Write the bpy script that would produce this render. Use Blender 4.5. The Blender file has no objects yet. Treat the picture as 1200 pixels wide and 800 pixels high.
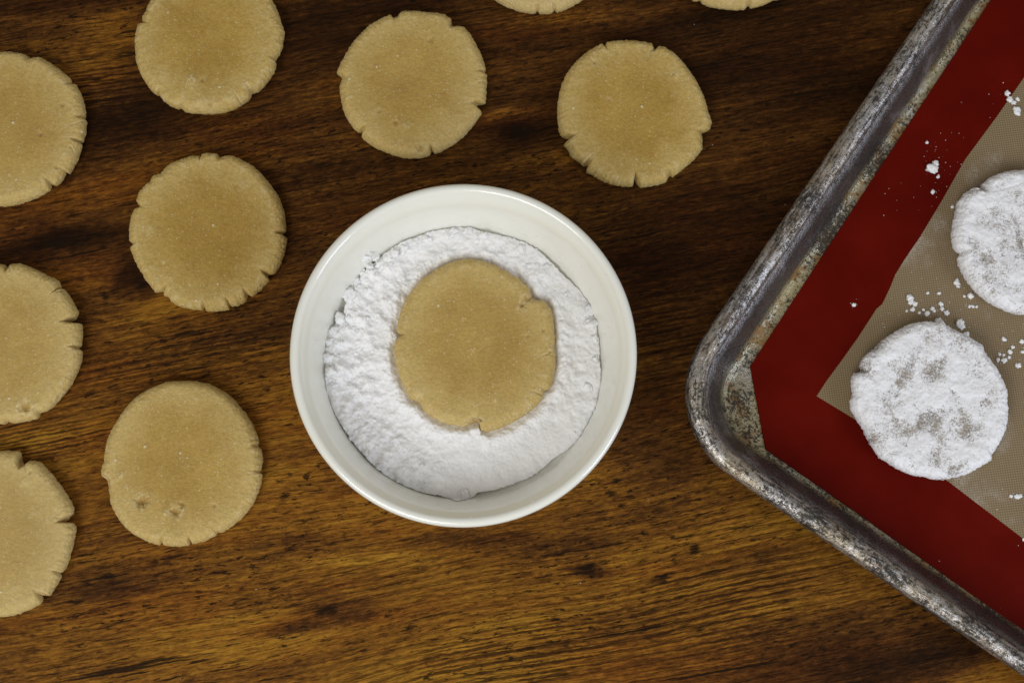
import bpy, math, random
import numpy as np
from mathutils import Vector

# ------------------------------------------------------------------ camera, world, lights, exposure
S = bpy.context.scene
W0, H0 = 1200.0, 800.0
LENS, SENSOR = 50.0, 36.0
FPX = W0 * LENS / SENSOR
TILT = math.atan(280.0 / FPX)          # camera leans a little towards the far side of the table
DIST = 0.62
cam_data = bpy.data.cameras.new('camera')
cam_data.lens = LENS; cam_data.sensor_width = SENSOR
cam_data.clip_start = 0.01; cam_data.clip_end = 20
cam = bpy.data.objects.new('camera', cam_data)
S.collection.objects.link(cam)
CAM = np.array([0.0, -DIST * math.sin(TILT), DIST * math.cos(TILT)])
cam.location = CAM
cam.rotation_euler = (TILT, 0, 0)
cam_data.dof.use_dof = True
cam_data.dof.focus_distance = 0.603
cam_data.dof.aperture_fstop = 10.0
S.camera = cam

world = bpy.data.worlds.new('World'); S.world = world
world.use_nodes = True
bg = world.node_tree.nodes['Background']
bg.inputs[0].default_value = (1.0, 0.95, 0.86, 1); bg.inputs[1].default_value = 0.325

def area_light(name, loc, target, size, size_y, power, col):
    d = bpy.data.lights.new(name, 'AREA'); d.shape = 'RECTANGLE'
    d.size = size; d.size_y = size_y; d.energy = power; d.color = col
    o = bpy.data.objects.new(name, d); S.collection.objects.link(o)
    o.location = loc
    o.rotation_euler = (Vector(target) - Vector(loc)).to_track_quat('-Z', 'Y').to_euler()
    return o
area_light('window_light', (-0.50, -0.80, 1.00), (0.0, -0.02, 0), 0.80, 0.65, 9.7, (0.97, 0.985, 1.0))
area_light('far_window_light', (1.12, -0.66, 0.72), (0.12, 0.0, 0), 0.5, 0.7, 7.4, (0.74, 0.83, 1.0))

S.render.engine = 'CYCLES'
S.view_settings.view_transform = 'Standard'
S.view_settings.look = 'None'
S.view_settings.exposure = 0.0
S.view_settings.gamma = 1.0
S.render.resolution_x = 1024; S.render.resolution_y = 682

# ------------------------------------------------------------------ helpers
C = S.collection
ct, st = math.cos(TILT), math.sin(TILT)
def P(px, py, z=0.0):
    """photo pixel (1200x800) -> world xy on the horizontal plane z"""
    dx = (np.asarray(px, float) - W0 / 2) / FPX; dy = -(np.asarray(py, float) - H0 / 2) / FPX
    d = np.stack([dx, dy * ct + st, dy * st - ct], -1)     # rotate camera ray by TILT about x
    t = (z - CAM[2]) / d[..., 2]
    return CAM[:2] + d[..., :2] * t[..., None]

def P1(px, py, z=0.0):
    return P(np.array([px]), np.array([py]), z)[0]

_rng = np.random.RandomState(5)
_perm = _rng.permutation(512); _perm = np.concatenate([_perm, _perm, _perm])
_grad = _rng.normal(size=(512, 3)); _grad /= np.linalg.norm(_grad, axis=1)[:, None]
def perlin(x, y, z):
    xi = np.floor(x).astype(int); yi = np.floor(y).astype(int); zi = np.floor(z).astype(int)
    xf, yf, zf = x - xi, y - yi, z - zi
    u = xf**3*(xf*(xf*6-15)+10); v = yf**3*(yf*(yf*6-15)+10); w = zf**3*(zf*(zf*6-15)+10)
    def g(i, j, k):
        h = _perm[_perm[_perm[(xi+i) & 511] + ((yi+j) & 511)] + ((zi+k) & 511)]
        gr = _grad[h]
        return gr[..., 0]*(xf-i) + gr[..., 1]*(yf-j) + gr[..., 2]*(zf-k)
    def lerp(a, b, t): return a + (b-a)*t
    return lerp(lerp(lerp(g(0,0,0), g(1,0,0), u), lerp(g(0,1,0), g(1,1,0), u), v),
                lerp(lerp(g(0,0,1), g(1,0,1), u), lerp(g(0,1,1), g(1,1,1), u), v), w)
def fbm(x, y, z, oct=3, gain=0.5):
    a, s, f = 1.0, 0.0, 1.0
    for _ in range(oct):
        s = s + a*perlin(x*f, y*f, z*f + 17.3*f); a *= gain; f *= 2.03
    return s
def sstep(a, b, x):
    t = np.clip((x-a)/(b-a), 0, 1); return t*t*(3-2*t)

def tag(o, label=None, cat=None, group=None, kind=None):
    if label: o['label'] = label
    if cat: o['category'] = cat
    if group: o['group'] = group
    if kind: o['kind'] = kind
    return o
def empty(name, loc, label=None, cat=None, rz=0):
    o = bpy.data.objects.new(name, None); C.objects.link(o)
    o.location = loc; o.rotation_euler = (0, 0, rz); o.empty_display_size = 0.02
    return tag(o, label, cat)
def mesh_from(name, verts, faces, smooth=True, attrs=None):
    me = bpy.data.meshes.new(name)
    verts = np.asarray(verts, np.float32)
    if isinstance(faces, np.ndarray):
        n = len(faces)
        me.vertices.add(len(verts)); me.vertices.foreach_set('co', verts.ravel())
        me.loops.add(n*4); me.loops.foreach_set('vertex_index', faces.astype(np.int32).ravel())
        me.polygons.add(n)
        me.polygons.foreach_set('loop_start', np.arange(0, n*4, 4, dtype=np.int32))
        me.update(calc_edges=True); me.validate()
    else:
        me.from_pydata([tuple(map(float, v)) for v in verts], [], [tuple(map(int, f)) for f in faces])
        me.update()
    if smooth: me.polygons.foreach_set('use_smooth', np.ones(len(me.polygons), bool))
    for k, a in (attrs or {}).items():
        at = me.attributes.new(k, 'FLOAT', 'POINT'); at.data.foreach_set('value', np.asarray(a, np.float32))
    return me
def obj(name, me, mat, parent=None, loc=(0, 0, 0)):
    o = bpy.data.objects.new(name, me); C.objects.link(o)
    if mat: me.materials.append(mat) if not me.materials else None
    o.parent = parent; o.location = loc
    return o
def ring_grid(nr, nt, close=True):
    """quad faces for nr rings of nt verts"""
    i = np.arange(nr-1)[:, None]; j = np.arange(nt if close else nt-1)[None, :]
    a = i*nt + j; b = i*nt + (j+1) % nt
    return np.stack([a, b, b+nt, a+nt], -1).reshape(-1, 4)

# ------------------------------------------------------------------ material helpers
class NT:
    def __init__(self, name):
        self.m = bpy.data.materials.new(name); self.m.use_nodes = True
        self.t = self.m.node_tree; self.n = self.t.nodes; self.l = self.t.links
        self.b = self.n['Principled BSDF']
    def new(self, ty, **kw):
        n = self.n.new(ty)
        for k, v in kw.items(): setattr(n, k, v)
        return n
    def set(self, sock, v):
        if isinstance(v, bpy.types.NodeSocket): self.l.new(v, sock)
        elif v is not None: sock.default_value = v
    def math(self, op, a, b=None, c=None, clamp=False):
        n = self.new('ShaderNodeMath', operation=op, use_clamp=clamp)
        self.set(n.inputs[0], a); self.set(n.inputs[1], b) if b is not None else None
        if c is not None: self.set(n.inputs[2], c)
        return n.outputs[0]
    def mapr(self, v, a, b, c=0.0, d=1.0, smooth=False):
        n = self.new('ShaderNodeMapRange'); n.interpolation_type = 'SMOOTHSTEP' if smooth else 'LINEAR'
        self.set(n.inputs[0], v)
        for k, x in zip((1, 2, 3, 4), (a, b, c, d)): self.set(n.inputs[k], x)
        return n.outputs[0]
    def mix(self, f, a, b, mode='MIX'):
        n = self.new('ShaderNodeMix', data_type='RGBA', blend_type=mode)
        self.set(n.inputs[0], f); self.set(n.inputs[6], a); self.set(n.inputs[7], b)
        return n.outputs[2]
    def mapping(self, vec, loc=(0,0,0), rot=(0,0,0), scale=(1,1,1)):
        n = self.new('ShaderNodeMapping')
        self.l.new(vec, n.inputs[0]); n.inputs[1].default_value = loc
        n.inputs[2].default_value = rot; n.inputs[3].default_value = scale
        return n.outputs[0]
    def noise(self, vec, scale, detail=2.0, rough=0.5, dist=0.0):
        n = self.new('ShaderNodeTexNoise'); self.l.new(vec, n.inputs['Vector'])
        n.inputs['Scale'].default_value = scale; n.inputs['Detail'].default_value = detail
        n.inputs['Roughness'].default_value = rough; n.inputs['Distortion'].default_value = dist
        return n.outputs[0]
    def vor(self, vec, scale, feature='F1', rnd=1.0):
        n = self.new('ShaderNodeTexVoronoi', feature=feature); self.l.new(vec, n.inputs['Vector'])
        n.inputs['Scale'].default_value = scale; n.inputs['Randomness'].default_value = rnd
        return n.outputs
    def coord(self, which='Object'):
        return self.new('ShaderNodeTexCoord').outputs[which]
    def attr(self, name):
        return self.new('ShaderNodeAttribute', attribute_name=name).outputs['Fac']
    def bump(self, h, strength, dist, prev=None):
        n = self.new('ShaderNodeBump'); n.inputs['Strength'].default_value = strength
        n.inputs['Distance'].default_value = dist; self.set(n.inputs['Height'], h)
        if prev is not None: self.l.new(prev, n.inputs['Normal'])
        return n.outputs[0]
    def ramp(self, f, stops):
        n = self.new('ShaderNodeValToRGB'); self.set(n.inputs[0], f)
        e = n.color_ramp.elements
        while len(e) < len(stops): e.new(0.5)
        for el, (p, c) in zip(e, stops): el.position = p; el.color = (*c, 1)
        return n.outputs[0]
    def pr(self, **kw):
        for k, v in kw.items(): self.set(self.b.inputs[k.replace('_', ' ')], v)
        return self.m

# ------------------------------------------------------------------ wood
# stains and tone patches, the upper-right dark ones also painting in light falloff: (px, py, half length mm, half width mm, tilt deg, amount)
TONE = [(395,715,22,6,14,-.30),(330,735,18,3.5,12,-.22),(620,640,32,6,6,-.26),(545,628,18,6,0,-.14),(690,668,9,4,10,-.26),
        (760,545,22,10,14,-.20),(790,600,30,6,12,-.10),(420,655,18,3.2,9,.26),(480,652,14,2.6,8,.22),(400,600,14,4,8,.08),
        (190,352,13,4.5,5,.24),(170,372,10,2.5,5,.16),(160,322,13,8,30,-.36),(65,283,26,5,16,-.32),(130,140,26,9,10,-.18),(115,40,20,8,10,.10),(28,20,14,3,5,.16),(140,22,14,3,15,.14),
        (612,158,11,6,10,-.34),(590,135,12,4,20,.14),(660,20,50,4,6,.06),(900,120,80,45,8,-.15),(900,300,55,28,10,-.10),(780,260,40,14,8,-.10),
        (350,300,18,9,10,-.14),(330,390,14,5,10,-.12),(300,470,20,5,12,-.08),(720,560,22,9,6,.12),(830,700,55,9,11,.08),(560,745,60,6,12,.06),
        (200,700,40,5,8,.12),(250,760,45,5,9,.10),(60,760,30,6,10,.04),(640,780,70,5,13,.10),(100,400,14,6,5,-.12),(330,560,18,4,12,.10),
        (900,780,30,8,14,-.10),(1000,720,30,6,16,-.02),(1080,770,50,14,20,-.30),(310,60,25,14,0,-.10),(600,60,35,8,5,-.03),(380,40,12,8,0,-.12),(470,215,30,5,6,.06),(120,690,20,4,6,-.18),(340,640,12,5,20,-.10)]
RINGZ = [(130,105,30,16,1.0),(620,760,95,18,1.0),(850,720,60,24,1.0),(230,420,45,16,.7),(470,30,50,20,.55),(60,520,30,12,.9),(420,700,40,10,.5),(780,370,18,35,.8),(640,30,60,15,.35),(40,640,30,25,.25),(400,200,40,10,.5)]
def wood_material():
    N = NT('rustic_wood')
    co = N.coord('Object')
    base = N.mapping(co, rot=(0, 0, math.radians(-11.0)))
    sep = N.new('ShaderNodeSeparateXYZ'); N.l.new(base, sep.inputs[0])
    u, v = sep.outputs[0], sep.outputs[1]
    w1 = N.noise(N.mapping(base, scale=(1, 1.6, 1)), 5.0, 1.5, 0.5)
    w3 = N.noise(N.mapping(base, scale=(1, 2.0, 1), loc=(7, 1, 0)), 210.0, 2.0, 0.6)
    vv = N.math('ADD', v, N.math('MULTIPLY', N.math('SUBTRACT', w1, 0.5), 0.016))
    vj = N.math('ADD', vv, N.math('MULTIPLY', N.math('SUBTRACT', w3, 0.5), 0.0012))
    def vec(vs):
        cmb = N.new('ShaderNodeCombineXYZ'); N.l.new(u, cmb.inputs[0]); N.l.new(vs, cmb.inputs[1]); return cmb.outputs[0]
    g0, g = vec(vv), vec(vj)
    def gn(su, sv, detail=3, rough=0.55, off=0.0, src=None):
        return N.noise(N.mapping(src or g, scale=(su, sv, 1), loc=(off, off*1.7, off)), 1.0, detail, rough)
    tone = N.attr('tone'); ringz = N.attr('ringz')
    broad = gn(5, 30, 4, 0.62, 1.0)
    streak = gn(14, 190, 5, 0.68, 4.0)
    grit = gn(240, 700, 3, 0.7, 6.0)
    # tone of the board
    t = N.math('MULTIPLY_ADD', N.math('SUBTRACT', broad, 0.5), 1.15, 0.59)
    t = N.math('MULTIPLY_ADD', N.math('SUBTRACT', streak, 0.5), 0.52, t)
    t = N.math('MULTIPLY_ADD', N.math('SUBTRACT', grit, 0.5), 0.58, t)
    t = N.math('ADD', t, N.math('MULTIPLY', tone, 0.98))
    # colours: near-black stain, umber, russet, orange brown, ochre
    col = N.ramp(t, [(0.06, (0.014, 0.0056, 0.0016)), (0.28, (0.046, 0.0160, 0.0032)), (0.46, (0.108, 0.0410, 0.0075)),
                     (0.64, (0.250, 0.1020, 0.0120)), (0.90, (0.395, 0.1960, 0.0200))])
    red = N.mapr(gn(7, 36, 3, 0.6, 31.0), 0.48, 0.66, 0, 0.75, True)
    col = N.mix(red, col, N.mix(1.0, col, (0.92, 0.74, 0.72, 1), 'MULTIPLY'))
    DK = (0.022, 0.0080, 0.0020, 1)
    # growth lines: crisp dark lines, broken along their length
    def lines(period, phs, off, lo, hi, brk):
        ph = N.math('ADD', N.math('MULTIPLY', vj, 2*math.pi/period), N.math('MULTIPLY', gn(7, 26, 2, 0.5, off, g0), phs))
        sn = N.math('MULTIPLY_ADD', N.math('SINE', ph), 0.5, 0.5)
        sn = N.math('MULTIPLY_ADD', N.math('SUBTRACT', gn(70, 480, 3, 0.7, off+3), 0.5), brk, sn)
        return N.mapr(sn, lo, hi, 0, 1, True)
    lA = lines(0.0036, 9.0, 13.0, 0.64, 0.92, 1.7)
    lB = lines(0.0018, 13.0, 23.0, 0.60, 0.95, 1.7)
    zn = N.math('ADD', ringz, N.mapr(gn(6, 18, 2, 0.5, 27.0), 0.40, 0.62, 0.0, 0.40), clamp=True)
    ln = N.math('MULTIPLY', N.math('MAXIMUM', N.math('MULTIPLY', lA, 0.95), N.math('MULTIPLY', lB, 0.70)), N.mapr(zn, 0, 1, 0.06, 1.0))
    col = N.mix(N.math('MULTIPLY', ln, 0.90), col, DK)
    # fine fibre
    hair = gn(95, 1350, 4, 0.75, 2.0)
    col = N.mix(N.mapr(hair, 0.47, 0.61, 0, 0.85, True), col, N.mix(1.0, col, (0.36, 0.30, 0.26, 1), 'MULTIPLY'))
    col = N.mix(N.mapr(hair, 0.50, 0.32, 0, 0.45, True), col, N.mix(1.0, col, (1.45, 1.45, 1.35, 1), 'MULTIPLY'))
    # pores and chips: short black dashes and specks
    pm = N.mapr(gn(10, 34, 3, 0.6, 61.0), 0.38, 0.56, 0.0, 1.0, True)
    pore = N.math('MULTIPLY', N.mapr(gn(170, 620, 3, 0.65, 51.0), 0.555, 0.64, 0, 0.9, True), pm)
    dash = N.math('MULTIPLY', N.mapr(gn(40, 640, 3, 0.62, 81.0), 0.575, 0.655, 0, 0.9, True), N.mapr(gn(8, 26, 2, 0.6, 91.0), 0.36, 0.56, 0.15, 1.0, True))
    crack = N.mapr(gn(9, 240, 4, 0.6, 71.0), 0.665, 0.69, 0, 0.9, True)
    blk = N.math('MAXIMUM', N.math('MAXIMUM', pore, dash), crack)
    col = N.mix(blk, col, (0.010, 0.0048, 0.0016, 1))
    kn = N.attr('knot')
    kb = N.math('ADD', N.math('MULTIPLY', gn(90, 420, 4, 0.72, 5.5), 0.6), N.math('MULTIPLY', gn(220, 800, 3, 0.7, 15.5), 0.4))
    kk = N.mapr(N.math('MULTIPLY_ADD', N.math('SUBTRACT', kb, 0.5), 2.6, kn), 0.55, 1.05, 0, 0.92, True)
    kk = N.math('MULTIPLY', kk, N.mapr(kn, 0.05, 0.35))
    col = N.mix(kk, col, (0.010, 0.0050, 0.0020, 1))
    return N.pr(Base_Color=col, Roughness=0.55, Specular_IOR_Level=0.06, Normal=N.bump(N.math('MULTIPLY', hair, -1.0), 0.4, 0.0003))

MM_PX = 0.000372
KNOTS = [(612, 158, 12, 8), (163, 330, 16, 12), (122, 348, 10, 7), (702, 566, 6, 5), (722, 563, 6, 4),
         (716, 578, 8, 6), (728, 592, 6, 4), (768, 594, 6, 5), (814, 642, 7, 11), (776, 678, 9, 6), (688, 667, 16, 7),
         (385, 715, 18, 9), (70, 285, 22, 8), (60, 665, 9, 4), (125, 674, 12, 5), (525, 672, 4, 3), (560, 608, 3, 2), (585, 735, 8, 5), (655, 650, 14, 5), (595, 770, 8, 5), (650, 725, 9, 5), (480, 735, 9, 5), (820, 735, 9, 5), (90, 705, 14, 4)]
tw, td, tt = 1.5, 1.1, 0.035
def table_mesh():
    gx = np.r_[-0.75, -0.5, np.arange(-0.30, 0.301, 0.0015), 0.5, 0.75]
    gy = np.r_[-0.55, -0.4, np.arange(-0.20, 0.2101, 0.0015), 0.4, 0.55]
    X, Y = np.meshgrid(gx, gy)
    nx, ny = len(gx), len(gy)
    tone = np.zeros_like(X); rz = np.zeros_like(X); kn = np.zeros_like(X)
    jx = X + 0.010*fbm(X/0.03, Y/0.012, np.full_like(X, .3), 4, .6); jy = Y + 0.005*fbm(X/0.03+9, Y/0.012, np.full_like(X, .7), 4, .6)
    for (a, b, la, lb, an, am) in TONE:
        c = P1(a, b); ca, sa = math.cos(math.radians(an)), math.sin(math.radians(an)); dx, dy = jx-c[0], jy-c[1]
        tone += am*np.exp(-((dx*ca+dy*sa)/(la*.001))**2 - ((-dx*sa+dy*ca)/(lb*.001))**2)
    for (a, b, la, lb, am) in RINGZ:
        c = P1(a, b); ca, sa = math.cos(.2), math.sin(.2); dx, dy = jx-c[0], jy-c[1]
        rz = np.maximum(rz, am*np.exp(-((dx*ca+dy*sa)/(la*.001))**2 - ((-dx*sa+dy*ca)/(lb*.001))**2))
    for (a, b, la, lb) in KNOTS:
        c = P1(a, b); dx, dy = X-c[0], Y-c[1]
        kn = np.maximum(kn, np.exp(-((dx/(la*MM_PX))**2 + (dy/(lb*MM_PX))**2)*0.55))
    # darker towards the far edge: browner wood plus light falloff painted into the tone
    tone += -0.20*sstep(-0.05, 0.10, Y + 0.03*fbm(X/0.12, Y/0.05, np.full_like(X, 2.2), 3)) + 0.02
    V = np.stack([X, Y, np.zeros_like(X)], -1).reshape(-1, 3)
    i = np.arange(ny-1)[:, None]; j = np.arange(nx-1)[None, :]; a = i*nx+j
    F = np.stack([a, a+1, a+nx+1, a+nx], -1).reshape(-1, 4)
    n = len(V); cs = [0, nx-1, ny*nx-1, (ny-1)*nx]
    V = np.vstack([V, V[cs] - np.array([0, 0, tt])])
    F = np.vstack([F, [[n+3, n+2, n+1, n]], [[cs[k], n+k, n+(k+1) % 4, cs[(k+1) % 4]] for k in range(4)]])
    z4 = np.zeros(4)
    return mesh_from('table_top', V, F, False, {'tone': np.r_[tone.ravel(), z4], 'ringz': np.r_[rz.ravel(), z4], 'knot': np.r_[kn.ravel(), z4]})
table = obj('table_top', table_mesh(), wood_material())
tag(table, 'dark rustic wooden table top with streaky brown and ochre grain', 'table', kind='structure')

# ------------------------------------------------------------------ dough and sugar materials
def dough_material():
    N = NT('cookie_dough')
    co = N.coord('Object')
    edge = N.attr('edge'); pale = N.attr('pale'); crev = N.attr('crevice')
    gr = N.noise(co, 700, 3, 0.65)
    gr2 = N.noise(co, 2300, 2, 0.6)
    blot = N.noise(N.mapping(N.new('ShaderNodeNewGeometry').outputs['Position']), 48, 4, 0.6)
    c = N.mix(N.mapr(blot, 0.35, 0.68), (0.420, 0.262, 0.056, 1), (0.505, 0.332, 0.080, 1))
    c = N.mix(N.math('MULTIPLY', edge, 0.66), c, (0.64, 0.478, 0.185, 1))
    c = N.mix(N.math('MULTIPLY', N.mapr(gr, 0.40, 0.64), 0.55), c, N.mix(1.0, c, (0.74, 0.68, 0.55, 1), 'MULTIPLY'))
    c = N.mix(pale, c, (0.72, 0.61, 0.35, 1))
    c = N.mix(N.math('MULTIPLY', crev, 0.7), c, (0.36, 0.215, 0.06, 1))
    # sugar crystals
    vo = N.vor(co, 330)
    cell = N.new('ShaderNodeSeparateColor'); N.l.new(vo['Color'], cell.inputs[0])
    cr = N.math('MULTIPLY', N.mapr(vo['Distance'], 0.26, 0.12), N.mapr(cell.outputs[0], 0.955, 1.0))
    vo2 = N.vor(co, 800)
    cell2 = N.new('ShaderNodeSeparateColor'); N.l.new(vo2['Color'], cell2.inputs[0])
    cr2 = N.math('MULTIPLY', N.mapr(vo2['Distance'], 0.4, 0.2), N.mapr(cell2.outputs[0], 0.70, 1.0))
    cr = N.math('MAXIMUM', N.math('MULTIPLY', cr, 0.9), N.math('MULTIPLY', cr2, 0.38))
    c = N.mix(cr, c, (0.82, 0.74, 0.50, 1))
    h = N.math('ADD', N.math('MULTIPLY', gr, 0.6), N.math('MULTIPLY', gr2, 0.35))
    h = N.math('MULTIPLY_ADD', cr, 0.5, h)
    rough = N.mapr(cr, 0, 1, 0.62, 0.30)
    return N.pr(Base_Color=c, Roughness=rough, Specular_IOR_Level=0.22, Subsurface_Weight=0.18,
                Subsurface_Radius=(0.9, 0.55, 0.25), Subsurface_Scale=0.0014, Normal=N.bump(h, 1.0, 0.0007))

def sugar_material(name='powdered_sugar', fine=0.28):
    N = NT(name)
    co = N.coord('Object')
    n1 = N.noise(co, 700, 4, 0.65); n2 = N.noise(co, 2200, 2, 0.6)
    c = N.mix(N.mapr(n1, 0.3, 0.7), (0.83, 0.815, 0.80, 1), (0.90, 0.892, 0.885, 1))
    h = N.math('ADD', N.math('MULTIPLY', n1, 0.7), N.math('MULTIPLY', n2, 0.3))
    return N.pr(Base_Color=c, Roughness=0.9, Specular_IOR_Level=0.1, Subsurface_Weight=0.45,
                Subsurface_Radius=(1, 0.98, 0.95), Subsurface_Scale=0.0018, Normal=N.bump(h, fine, 0.0005))

def dusted_material():
    N = NT('sugared_dough')
    co = N.coord('Object')
    bare = N.attr('bare')
    n1 = N.noise(co, 420, 3, 0.6); n2 = N.noise(co, 1100, 2, 0.7); n3 = N.noise(co, 130, 3, 0.6)
    n5 = N.noise(co, 1900, 2, 0.7)
    sp = N.math('ADD', N.math('MULTIPLY', n1, 0.22), N.math('ADD', N.math('MULTIPLY', n2, 0.42), N.math('MULTIPLY', n5, 0.36)))
    amt = N.math('ADD', N.math('MULTIPLY', bare, 0.17), N.math('MULTIPLY', N.math('SUBTRACT', n3, 0.5), 0.32))
    m = N.mapr(N.math('ADD', sp, amt), 0.53, 0.74, 0, 1, True)
    dough = N.mix(N.mapr(n3, 0.4, 0.6), (0.13, 0.100, 0.065, 1), (0.27, 0.218, 0.15, 1))
    white = N.mix(N.mapr(n1, 0.3, 0.7), (0.84, 0.835, 0.85, 1), (0.91, 0.905, 0.92, 1))
    c = N.mix(N.math('MULTIPLY', m, 0.88), white, dough)
    h = N.math('ADD', N.math('MULTIPLY', n1, 0.8), N.math('SUBTRACT', N.math('MULTIPLY', n2, 0.4), N.math('MULTIPLY', m, 0.5)))
    return N.pr(Base_Color=c, Roughness=0.85, Specular_IOR_Level=0.2, Subsurface_Weight=0.1,
                Subsurface_Radius=(1, 1, 1), Subsurface_Scale=0.001, Normal=N.bump(h, 0.55, 0.0006))

M_DOUGH = dough_material(); M_SUGAR = sugar_material(); M_DUSTED = dusted_material()
def crumb_material():
    N = NT('sugar_crumb_white')
    pos = N.new('ShaderNodeNewGeometry').outputs['Position']
    n1 = N.noise(pos, 1500, 3, 0.65)
    c = N.mix(N.mapr(n1, 0.3, 0.7), (0.84, 0.83, 0.82, 1), (0.90, 0.895, 0.89, 1))
    return N.pr(Base_Color=c, Roughness=0.9, Specular_IOR_Level=0.1, Subsurface_Weight=0.3, Subsurface_Radius=(1, 1, 1), Subsurface_Scale=0.0008)
M_CRUMB = crumb_material()

# ------------------------------------------------------------------ cookies
def outline_radii(poly, centre, nt):
    """star-shaped radius function from an outline; unseen gaps become a slightly uneven circle"""
    d = np.asarray(poly) - centre
    a = np.arctan2(d[:, 1], d[:, 0]); r = np.hypot(d[:, 0], d[:, 1])
    o = np.argsort(a); a, r = a[o], r[o]
    rm = np.median(r)
    aa, rr = list(a), list(r)
    for i in range(len(a)):
        b = a[(i+1) % len(a)] + (2*math.pi if i == len(a)-1 else 0)
        if b - a[i] > math.radians(24):
            for k in np.arange(a[i] + 0.12, b - 0.08, 0.07):
                aa.append((k + math.pi) % (2*math.pi) - math.pi)
                rr.append(rm*(1 + 0.012*math.sin(5*k) + 0.006*math.sin(17*k)))
    aa = np.array(aa); rr = np.array(rr); o = np.argsort(aa); aa, rr = aa[o], rr[o]
    th = np.linspace(-math.pi, math.pi, nt, endpoint=False)
    return th, np.interp(th, aa, rr, period=2*math.pi)

def gsmooth(r, sig):
    n = len(r); k = np.arange(n); k = np.minimum(k, n-k)
    w = np.exp(-0.5*(k/sig)**2); w /= w.sum()
    return np.real(np.fft.ifft(np.fft.fft(r)*np.fft.fft(w)))

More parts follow.
